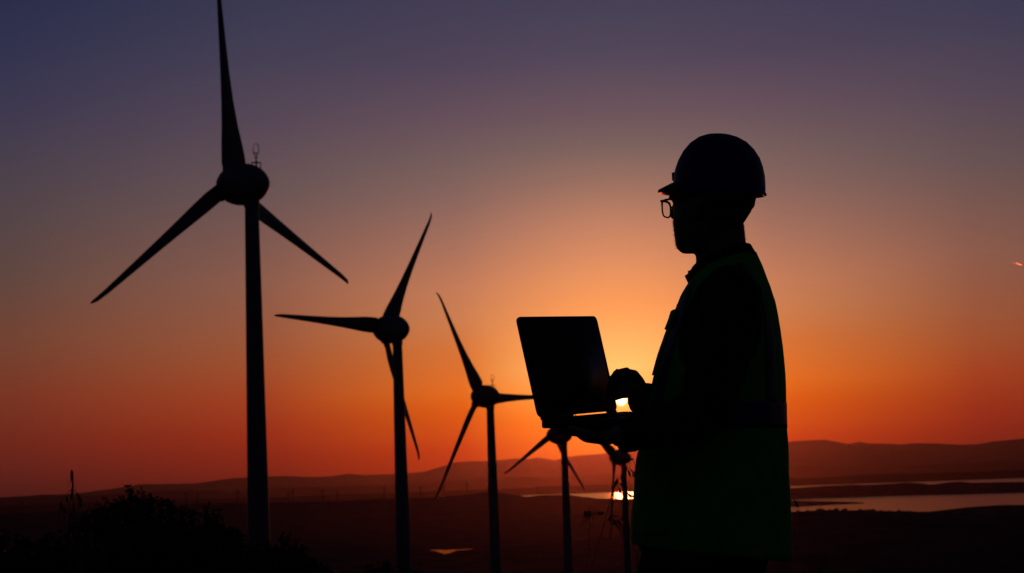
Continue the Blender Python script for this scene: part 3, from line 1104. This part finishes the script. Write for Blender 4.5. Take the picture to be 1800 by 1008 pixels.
# right hand above the keys
wr = RA[4]
k0 = P(1104, 668, .03)
body.tube([wr, wr.lerp(k0, .45) + UP * .004, k0, P(1092, 663, .02)], [.025, .028, .033, .028], 16, flat=((UP + Fv * .6), .62), ends=True)
fing = [  # knuckle, middle joint, last joint, tip
    (P(1102, 653, -.01), P(1083, 657, -.02), P(1075, 676, -.02), P(1074, 694, -.018), .0104),
    (P(1099, 654, .012), P(1078, 664, .012), P(1072, 684, .012), P(1073, 701, .012), .0100),
    (P(1097, 657, .034), P(1079, 670, .040), P(1075, 686, .042), P(1076, 701, .042), .0094),
    (P(1098, 664, .054), P(1084, 676, .064), P(1080, 688, .066), P(1079, 700, .066), .0082)]
for a, b, c, d, rr in fing:
    body.tube([k0.lerp(a, .5), a, b, c, d], [rr * 1.1, rr * 1.1, rr, rr * .92, rr * .75], 10, ends=True)
body.tube([P(1120, 686, -.005), P(1106, 690, -.026), P(1092, 694, -.030), P(1080, 699, -.026)], [.016, .0135, .0115, .009], 10, ends=True)
body.ellipsoid(P(1100, 678, .02), [Fv * .022, Lv * .036, UP * .020], 12)
body.ellipsoid(P(1089, 683, .01), [Fv * .014, Lv * .030, UP * .014], 12)
body.ellipsoid(P(1102, 655, .0), [Fv * .011, Lv * .012, UP * .0115], 10)
body.ellipsoid(P(1085, 656, .0), [Fv * .008, Lv * .011, UP * .0115], 10)
body_o = body.remeshed('body', M_SKIN, .0042, person, 3)

# stubble along the jaw and hair at the nape, grown from the skin itself
def fuzz(name, cond, per, ln, droop, seed):
    rnd = random.Random(seed)
    mb = MB()
    me = body_o.data
    for v in me.vertices:
        if not cond(v.co) or rnd.random() > per:
            continue
        d = (v.normal + Vector((rnd.gauss(0, .3), rnd.gauss(0, .3), rnd.gauss(0, .3))) + droop).normalized()
        p = v.co - v.normal * .001
        s_ = d.orthogonal().normalized() * .0006
        q = d.cross(s_).normalized() * .0006
        l_ = ln * rnd.uniform(.4, 1.2)
        mb.add([p - s_ - q * .6, p + s_ - q * .6, p + q, p + d * l_], [(0, 1, 3), (1, 2, 3), (2, 0, 3)])
    return mb.build(name, M_HAIR, person, smooth=False)


def hp(co):
    r = co - hc
    return r.dot(Fh), r.dot(Lh), r.z


fuzz('beard', lambda co: -.118 < hp(co)[2] < -.045 and hp(co)[0] > .0 and (abs(hp(co)[1]) > .03 or hp(co)[2] < -.075), .9, .006, Vector((0, 0, -.5)), 4)
# hair: close cap under the helmet, from temple round the back to the nape
hr = MB()
hrings = []
for py, xl, xr, b in HEAD[3:9]:
    t = (py - 285) / 110
    base = sect(py, xl, xr, b, th=THH, Fd=Fh, Ld=Lh, n=48, grow=.004 + .003 * math.sin(math.pi * t))
    hrings.append([base[k] for k in range(13, 36)])
inner = []
for py, xl, xr, b in HEAD[3:9]:
    base = sect(py, xl, xr, b, th=THH, Fd=Fh, Ld=Lh, n=48, grow=-.004)
    inner.append([base[k] for k in range(13, 36)])
loops = [o + i[::-1] for o, i in zip(hrings, inner)]
hr.rings(loops)
hr.build('hair', M_HAIR, person)
fuzz('nape_hair', lambda co: -.10 < hp(co)[2] < -.01 and hp(co)[0] < -.03, .9, .005, Vector((0, 0, -.7)), 6)

# shirt: body and sleeves as one garment
sh = MB()
sh.rings([sect(*torso_at(py), grow=-.014, n=40) for py in (965, 900, 800, 700, 620, 560, 530, 508, 492, 480, 470)])
sh.tube([P(1284, 505, -.10), LA[0] + UP * .004, LA[0].lerp(LA[1], .5) + UP * .004, LA[1], LA[1].lerp(LA[2], .5), LA[2] + Vector((.004, 0, 0))], [.055, .070, .073, .069, .066, .062], 24, ends=True)
sh.tube([LA[2], LA[2].lerp(LA[3], .5), LA[3], LA[3].lerp(LA[4], .55), P(1094, 767, -.272)], [.062, .057, .050, .042, .034], 24)
sh.tube([P(1268, 510, .12), RA[0], RA[1], RA[2]], [.055, .066, .064, .058], 24, ends=True)
sh.tube([RA[2], RA[3], P(1150, 700, .095), P(1116, 706, .05)], [.057, .044, .035, .030], 24)
shirt = sh.remeshed('shirt', M_SHIRT, .006, person, 4, wrinkle=.0035, wscale=13)
# turned-up cuff on the near sleeve
cu = MB()
cd0 = (LA[4] - LA[3]).normalized()
c0 = P(1093, 768, -.272)
cu.tube([c0 - cd0 * .030, c0 - cd0 * .026, c0 + cd0 * .004, c0 + cd0 * .006, c0 + cd0 * .002], [.0375, .0385, .0365, .034, .031], 24)
cu.build('cuff', M_SHIRT, shirt)
# collar: stand round the neck and two turned-down points
def collar_ring(f, r, zoff):
    out = []
    for k in range(40):
        u = 2 * math.pi * k / 40
        c = P(1272, 473, 0) if f else P(1268, 462, 0)
        p = c + Fh * math.cos(u) * r * 1.06 + Lh * math.sin(u) * r
        p.z += zoff - .030 * math.cos(u)
        out.append(p)
    return out


co = MB()
co.rings([collar_ring(1, .066, -.03), collar_ring(1, .0655, .0), collar_ring(0, .0655, .008), collar_ring(0, .071, .010), collar_ring(1, .079, .0), collar_ring(1, .084, -.022), collar_ring(1, .074, -.030)], cap=False)
collar = co.build('collar', M_SHIRT, shirt)
for s, (px, py) in ((1, (1208, 494)), (-1, (1213, 486))):
    tipc = P(px, py, .04 - .05 * s)
    q = MB()
    q.add([P(1226, 468, .045 - .03 * s), P(1236, 474, .03 - .09 * s), tipc + Vector((.004, 0, -.012)), tipc + Vector((-.006, 0, .012)),
           P(1228, 472, .055 - .03 * s), P(1238, 478, .04 - .09 * s), tipc + Vector((.010, .01, -.014)), tipc + Vector((.0, .01, .010))],
          [(0, 1, 2, 3), (7, 6, 5, 4), (0, 4, 5, 1), (1, 5, 6, 2), (2, 6, 7, 3), (3, 7, 4, 0)])
    q.build('collar_point', M_SHIRT, collar)

# vest
NU = 192
PYS = [float(p) for p in np.concatenate([np.arange(984, 760, -8), np.arange(757, 712, -7.3333), np.arange(706, 458, -5)])]


def vest_ring(py, extra=0.0):
    base = sect(*torso_at(py), n=NU, grow=extra)
    out = []
    for k, p in enumerate(base):
        u = 360 * k / NU
        q = p.copy()
        # hem hangs a little higher at the front, shoulders slope down towards the front of the neck
        if py > 930:
            q.z += (py - 930) / 55 * (.020 + .026 * math.cos(R(u)))
        if py < 520:
            q.z -= (520 - py) / 60 * .020 * math.cos(R(u))
        amp = .004 * min(1, max(.25, (py - 470) / 350))
        w = noise.noise(Vector((math.cos(R(u)) * 2.2, math.sin(R(u)) * 2.2, py * .012))) + .5 * noise.noise(Vector((math.cos(R(u)) * 6, math.sin(R(u)) * 6, py * .02 + 9)))
        c = (base[0] + base[NU // 2]) / 2
        d = (p - c)
        d.z = 0
        q += d.normalized() * w * amp
        out.append(q)
    return out


def hole(u, py):
    """below 1 inside an armhole"""
    u = u if u < 180 else 360 - u
    return ((py - 572) / 98) ** 2 + ((u - 92) / 45) ** 2


def in_hole(u, py):
    return hole(u, py) < 1


def vest_patch(name, cond, extra, material, parent, thick=.003):
    rings = [vest_ring(py, extra) for py in PYS]
    v = [p for r in rings for p in r]
    f = []
    for i in range(len(PYS) - 1):
        for j in range(NU):
            if cond(360 * (j + .5) / NU, (PYS[i] + PYS[i + 1]) / 2):
                a, b = i * NU + j, i * NU + (j + 1) % NU
                f.append((a, b, b + NU, a + NU))
    used = sorted({i for q in f for i in q})
    idx = {o: k for k, o in enumerate(used)}
    o = mesh_obj(name, [v[i] for i in used], [tuple(idx[i] for i in q) for q in f], material, parent)
    so = o.modifiers.new('thickness', 'SOLIDIFY')
    so.thickness, so.offset = thick, 0
    return o


vest = vest_patch('vest', lambda u, py: not in_hole(u, py) and not (u < 2.5 or u > 357.5), 0, M_VEST, person)
vest['label'] = 'green high-visibility vest with grey reflective tape'
vest_patch('waist_tape', lambda u, py: 713 < py < 757 and 4 < u < 356, .0018, M_TAPE, vest, .002)
for side in (0, 1):
    def back_tape(u, py, side=side):
        if (u > 180) != bool(side):
            return False
        v = u if u < 180 else 360 - u
        return (v > 92 and py < 572 and 1.12 < hole(u, py) < 1.42 and py > 478) or (138 < v < 151 and 572 <= py < 713)

    def front_tape(u, py, side=side):
        if (u > 180) != bool(side):
            return False
        v = u if u < 180 else 360 - u
        return 33 < v < 46 and 490 < py < 713 and hole(u, py) > 1.02
    vest_patch('shoulder_tape', back_tape, .0035, M_TAPE, vest, .002)
    vest_patch('shoulder_tape', front_tape, .0035, M_TAPE, vest, .002)
vest_patch('pocket_flap', lambda u, py: 4 < u < 31 and 545 < py < 577, .009, M_VEST, vest, .006)
vest_patch('chest_pocket', lambda u, py: 6 < u < 29 and 575 < py < 655, .005, M_VEST, vest, .004)
vest_patch('zip', lambda u, py: (u < 4 or u > 356) and py > 530, .001, M_BLACK, vest, .004)
for lo, hi in ((22, 62), (298, 338)):
    vest_patch('lower_pocket', lambda u, py, lo=lo, hi=hi: lo < u < hi and 835 < py < 935, .005, M_VEST, vest, .004)

# trousers and boots
tr = MB()
tr.rings([sect(py, xl, xr, b, n=32) for py, xl, xr, b in ((900, 1140, 1370, .165), (945, 1130, 1366, .170), (975, 1125, 1356, .172), (1000, 1123, 1347, .172), (1030, 1124, 1338, .168))])
for s in (-1, 1):
    hip = Vector((foot0.x, YM, HIPZ)) + Lv * .092 * s + Vector((-.008, 0, 0))
    knee = Vector((hip.x, hip.y, .50)) + Fv * .02 + Lv * .022 * s
    ank = Vector((knee.x, knee.y, .09)) + Fv * -.03
    tr.tube([hip + UP * .02, hip - UP * .12, hip.lerp(knee, .6), knee, knee.lerp(ank, .5), ank + UP * .01], [.094, .094, .082, .074, .068, .066], 24)
tr.remeshed('trousers', M_TROU, .009, person, 5, wrinkle=.005, wscale=9)
for s in (-1, 1):
    hip = Vector((foot0.x, YM, HIPZ)) + Lv * .092 * s
    ank = Vector((hip.x, hip.y, 0)) + Fv * -.01 + Lv * .02 * s
    bt = MB()
    bt.tube([ank + UP * .21, ank + UP * .12, ank + UP * .07], [.054, .055, .056], 20)
    bt.tube([ank + UP * .055 - Fv * .05, ank + UP * .06 + Fv * .03, ank + UP * .055 + Fv * .12, ank + UP * .045 + Fv * .18], [.045, .052, .05, .04], 20, flat=(UP, .95), ends=True)
    boot = bt.remeshed('boot', M_BOOT, .008, person, 4)
    so = MB()
    so.slab(ank + UP * .011 + Fv * .065, Fv * .155, Lv * .05, UP * .0105, .045)
    so.build('sole', M_BLACK, boot)

# hard hat
HH = [(237, 1252, 1272, .018), (239, 1238, 1288, .042), (243, 1226, 1300, .060), (252, 1212, 1314, .076), (265, 1201, 1326, .088), (280, 1193, 1335, .095), (295, 1188, 1340, .099), (310, 1185, 1343, .101), (325, 1184, 1344, .102), (341, 1184, 1344, .102)]


def hat_ring(py, xl, xr, b, grow=0.0, n=64, dz=0.0):
    r = sect(py, xl, xr, b, th=THH, Fd=Fh, Ld=Lh, n=n, grow=grow)
    k = min(1, max(0, (py - 237) / 100))
    for j, p in enumerate(r):
        p.z += dz + .010 * math.cos(2 * math.pi * j / n) * k
    return r


hat = empty('hard_hat', P(1262, 340, 0))
hat.parent = person
hat.matrix_parent_inverse = person.matrix_world.inverted()
hs = MB()
outer = [hat_ring(*h) for h in HH]
innr = [hat_ring(*h, grow=-.003, dz=-.003) for h in HH]
hs.rings([r for r in outer], cap=False)
hs.f.append(tuple(range(63, -1, -1)))
k = len(hs.v)
hs.rings(innr[::-1], cap=False)
hs.f.append(tuple(range(k + 9 * 64, k + 10 * 64)))
for j in range(64):
    a, b = 9 * 64 + j, 9 * 64 + (j + 1) % 64
    hs.f.append((a, k + j, k + (j + 1) % 64, b))
shell = hs.build('shell', M_HELM, hat)
# raised ridge along the crown
rd = MB()
for l0 in (0,):
    pts = []
    for i in range(13):
        t = -1 + 2 * i / 12
        f_ = .085 * t
        j = 0 if t > 0 else 32
        pts.append(P(1262, 237.5, 0) + Fh * f_ + UP * (-.036 * t * t - .0045))
    rd.tube(pts, [.006 + .008 * (1 - (2 * i / 12 - 1) ** 2) for i in range(13)], 10, flat=(UP, .3), ends=True)
rd.build('crown_ridge', M_HELM, shell)
# visor
vs = MB()
top_r, bot_r = [], []
va = P(1264, 320, 0)
profs = []
for i in range(33):
    u = R(-78 + 156 * i / 32)
    e = .040 * max(0, math.cos(u * 1.12)) ** .55 + .004
    cu_, su_ = math.cos(u), math.sin(u)

    def pt(g, z):
        return va + Fh * (.1095 + g) * cu_ + Lh * (.1005 + g) * su_ + UP * z
    dr_ = .012 * (1 - cu_)
    profs.append([pt(-.004, .006 - dr_), pt(.25 * e, .004 - dr_), pt(.7 * e, -.004 - dr_), pt(e, -.0095 - dr_), pt(e + .001, -.0125 - dr_), pt(e, -.015 - dr_), pt(.6 * e, -.0135 - dr_), pt(-.004, -.012 - dr_)])
vs.rings(profs)
vs.build('visor', M_HELM, hat)
# gutter rim round the sides and back
rm = MB()
rr_ = []
for i in range(49):
    u = R(70 + 220 * i / 48)
    w_ = .0055 if 150 < math.degrees(u) < 210 else .0025
    c = P(1264, 340, 0)
    zz = .010 * math.cos(u)
    pb = lambda g, z: c + Fh * (.1095 + g) * math.cos(u) + Lh * (.1015 + g) * math.sin(u) + UP * (z + zz)
    rr_.append([pb(-.004, .010), pb(.001, .008), pb(w_, .001), pb(w_ + .001, -.004), pb(w_ - .001, -.005), pb(-.004, -.003)])
rm.rings(rr_)
rm.build('rim', M_HELM, hat)
# lamp clip at the front, headband and ratchet knob at the back
cl = MB()
cl.slab(P(1265, 304, 0) + Fh * .106 + Lh * .028, Lh * .012, UP * .011, (Fh + Lh * .1).normalized() * .006, .004, bevel=.002)
cl.build('lamp_clip', M_BLACK, hat)
hb = MB()
ring_o = [sect(py, 1187, 1324, .081, th=THH, Fd=Fh, Ld=Lh, n=48) for py in (333, 352)]
hb.rings([ring_o[0], ring_o[1]], cap=False)
o = hb.build('headband', M_BLACK, hat)
so = o.modifiers.new('thickness', 'SOLIDIFY')
so.thickness = .003
kn = MB()
kc = P(1318, 359, .0)
kn.tube([kc - Vector((.02, -.01, 0)), kc + Vector((.004, -.002, 0)), kc + Vector((.009, -.004, -.002))], [.012, .013, .010], 14)
kn.build('ratchet_knob', M_BLACK, hat)

# eyeglasses
gl = empty('eyeglasses', H(.1, 0, 0))
gl.parent = person
gl.matrix_parent_inverse = person.matrix_world.inverted()
M_LENS = bpy.data.materials.new('clear_lens')
M_LENS.use_nodes = True
nt = M_LENS.node_tree
nt.nodes.clear()
t1, g_, mx_, fr_, o_ = [nt.nodes.new(x) for x in ('ShaderNodeBsdfTransparent', 'ShaderNodeBsdfGlossy', 'ShaderNodeMixShader', 'ShaderNodeFresnel', 'ShaderNodeOutputMaterial')]
t1.inputs[0].default_value = (.92, .93, .93, 1)
g_.inputs['Roughness'].default_value = .03
fr_.inputs[0].default_value = 1.45
mx_.inputs[0].default_value = .06
nt.links.new(t1.outputs[0], mx_.inputs[1])
nt.links.new(g_.outputs[0], mx_.inputs[2])
nt.links.new(mx_.outputs[0], o_.inputs[0])
for s in (-1, 1):
    cxg, czg = .0425 * s, -.0165
    outl, ou2 = [], []
    for i in range(28):
        a = 2 * math.pi * i / 28
        ca, sa = math.cos(a), math.sin(a)
        w_ = .0265 * math.copysign(abs(ca) ** .6, ca) * (1 + .08 * sa)
        h_ = .0195 * math.copysign(abs(sa) ** .65, sa)
        bend = -.012 * ((cxg + w_) / .07) ** 2
        outl.append(H(.116 + bend, cxg + w_, czg + h_))
    fr = MB().tube(outl + [outl[0]], [.0020 + .0011 * max(0, math.sin(2 * math.pi * i / 28)) for i in range(29)], 8, cap=False)
    fo = fr.build('frame', M_BLACK, gl)
    cen = H(.116 - .012 * (cxg / .07) ** 2, cxg, czg)
    mesh_obj('lens', [cen] + outl, [(0, 1 + i, 1 + (i + 1) % 28) for i in range(28)], M_LENS, gl)
    MB().tube([H(.102, .071 * s, .0), H(.085, .078 * s, .001), H(.03, .081 * s, .0), H(-.012, .080 * s, -.002), H(-.03, .078 * s, -.018)], [.003, .0026, .0022, .0022, .0018], 8, flat=(Lh, .6)).build('temple', M_BLACK, gl)
    MB().tube([H(.108, .066 * s, .001), H(.102, .071 * s, .0)], .0032, 8).build('hinge', M_BLACK, gl)
MB().tube([H(.115, -.017, -.010), H(.119, 0, -.006), H(.115, .017, -.010)], .0022, 8).build('bridge', M_BLACK, gl)

# ------------------------------------------------------------------ laptop
lap = empty('laptop', LP(0, .12, -.021), 'open dark laptop held by the man, seen from its screen side', 'laptop')
DEP = .238
base_ = MB()
base_.slab(LP(0, DEP / 2, -.0125), ex * HX, ey * (DEP / 2 + .004), ez * BT, .016, bevel=.004)
lb = base_.build('base', M_LAP, lap)
MB().slab(LP(0, DEP * .80, -.0019), ex * (HX - .006), ey * (DEP * .17), ez * .0007, .004).build('palm_rest', M_DECK, lb)
MB().slab(LP(-.01, DEP * .80, -.0009), ex * .048, ey * .03, ez * .0004, .003).build('touchpad', M_LAP, lb)
MB().slab(LP(0, DEP * .34, -.0016), ex * (HX - .022), ey * .056, ez * .0006, .004).build('keyboard', M_BLACK, lb)
KM = None
for r_ in range(6):
    for c_ in range(15):
        x = -(HX - .030) + (2 * HX - .060) * c_ / 14
        y = DEP * .34 - .046 + .0184 * r_
        if KM is None:
            KM = MB().slab(Vector(), ex * .0082, ey * .0078, ez * .0012, .0015, n=2)
            me = bpy.data.meshes.new('key')
            me.from_pydata([tuple(v) for v in KM.v], [], KM.f)
            me.materials.append(M_KEY)
            KM = me
        k_ = bpy.data.objects.new('key', KM)
        COL.objects.link(k_)
        k_.parent = lb
        k_.matrix_parent_inverse = lb.matrix_world.inverted()
        k_.location = LP(x, y, .0002)
LT = R(13)
lu = (ez * math.cos(LT) - ey * math.sin(LT)).normalized()     # up the lid
ln_ = lu.cross(ex).normalized()                                # out of the screen, towards him
if ln_.dot(ey) < 0:
    ln_ = -ln_
LHT = .240
lc = LP(0, -.004, .0025) + lu * (LHT / 2)
lid = MB().slab(lc, ex * (HX + .002), lu * (LHT / 2), ln_ * .0045, .014, bevel=.003).build('lid', M_LAP, lap)
MB().slab(lc + ln_ * .0048 + lu * .002, ex * (HX - .012), lu * (LHT / 2 - .014), ln_ * .0006, .003).build('screen', M_SCREEN, lid)
for s, w_ in ((-1, .03), (1, .125)):
    MB().tube([LP((HX - .012) * s, -.002, .0005), LP((HX - .012 - w_) * s, -.002, .0005)], .0065, 14).build('hinge', M_LAP, lap)

# ------------------------------------------------------------------ contrail
# a short trail, its brightness made by added metal slats mirroring the low sun
c0, c1 = at(1778, 461, 60000), at(1798, 466.5, 60000)
cm = (c0 + c1) / 2
nn_ = ((CAM - cm).normalized() + SUN_DIR).normalized()
ld_ = (c1 - c0)
v1 = nn_.cross((cm - CAM).normalized()).normalized()      # across the line of sight
v2 = nn_.cross(v1).normalized()                           # along the line of sight
M_TRAIL = mat('contrail_mirror_metal', (.8, .76, .72), .34, metal=1.0)  # metallic, so the slats mirror the sun's glow and look bright
tl = MB()
for i in range(14):                                       # row of slats, all tilted to mirror the sun towards the camera
    t_ = (i + .5) / 14
    sz = .25 + .75 * math.sin(math.pi * t_ ** 1.6)
    pc = c0 + ld_ * t_
    ring_ = [v1 * 10 * sz * math.cos(2 * math.pi * k / 12) + v2 * 105 * sz * math.sin(2 * math.pi * k / 12) for k in range(12)]
    tl.rings([[pc + q * .9 - nn_ * 1.5 for q in ring_], [pc + q for q in ring_], [pc + q * .9 + nn_ * 1.5 for q in ring_]])
tag(tl.build('contrail', M_TRAIL, smooth=False), 'short bright contrail streak alone in the evening sky', 'contrail')

# ------------------------------------------------------------------ haze
hz = bpy.data.materials.new('evening_haze')
hz.use_nodes = True
nt = hz.node_tree
nt.nodes.clear()
pv = nt.nodes.new('ShaderNodeVolumePrincipled')
pv.inputs['Color'].default_value = (.95, .74, .78, 1)
pv.inputs['Density'].default_value = 2.3e-6
pv.inputs['Anisotropy'].default_value = .92
om = nt.nodes.new('ShaderNodeOutputMaterial')
nt.links.new(pv.outputs[0], om.inputs['Volume'])
hb_ = MB().box((0, 28000, 840), Vector((48000, 0, 0)), Vector((0, 46000, 0)), Vector((0, 0, 1015)))
tag(hb_.build('haze', hz, smooth=False), kind='stuff')
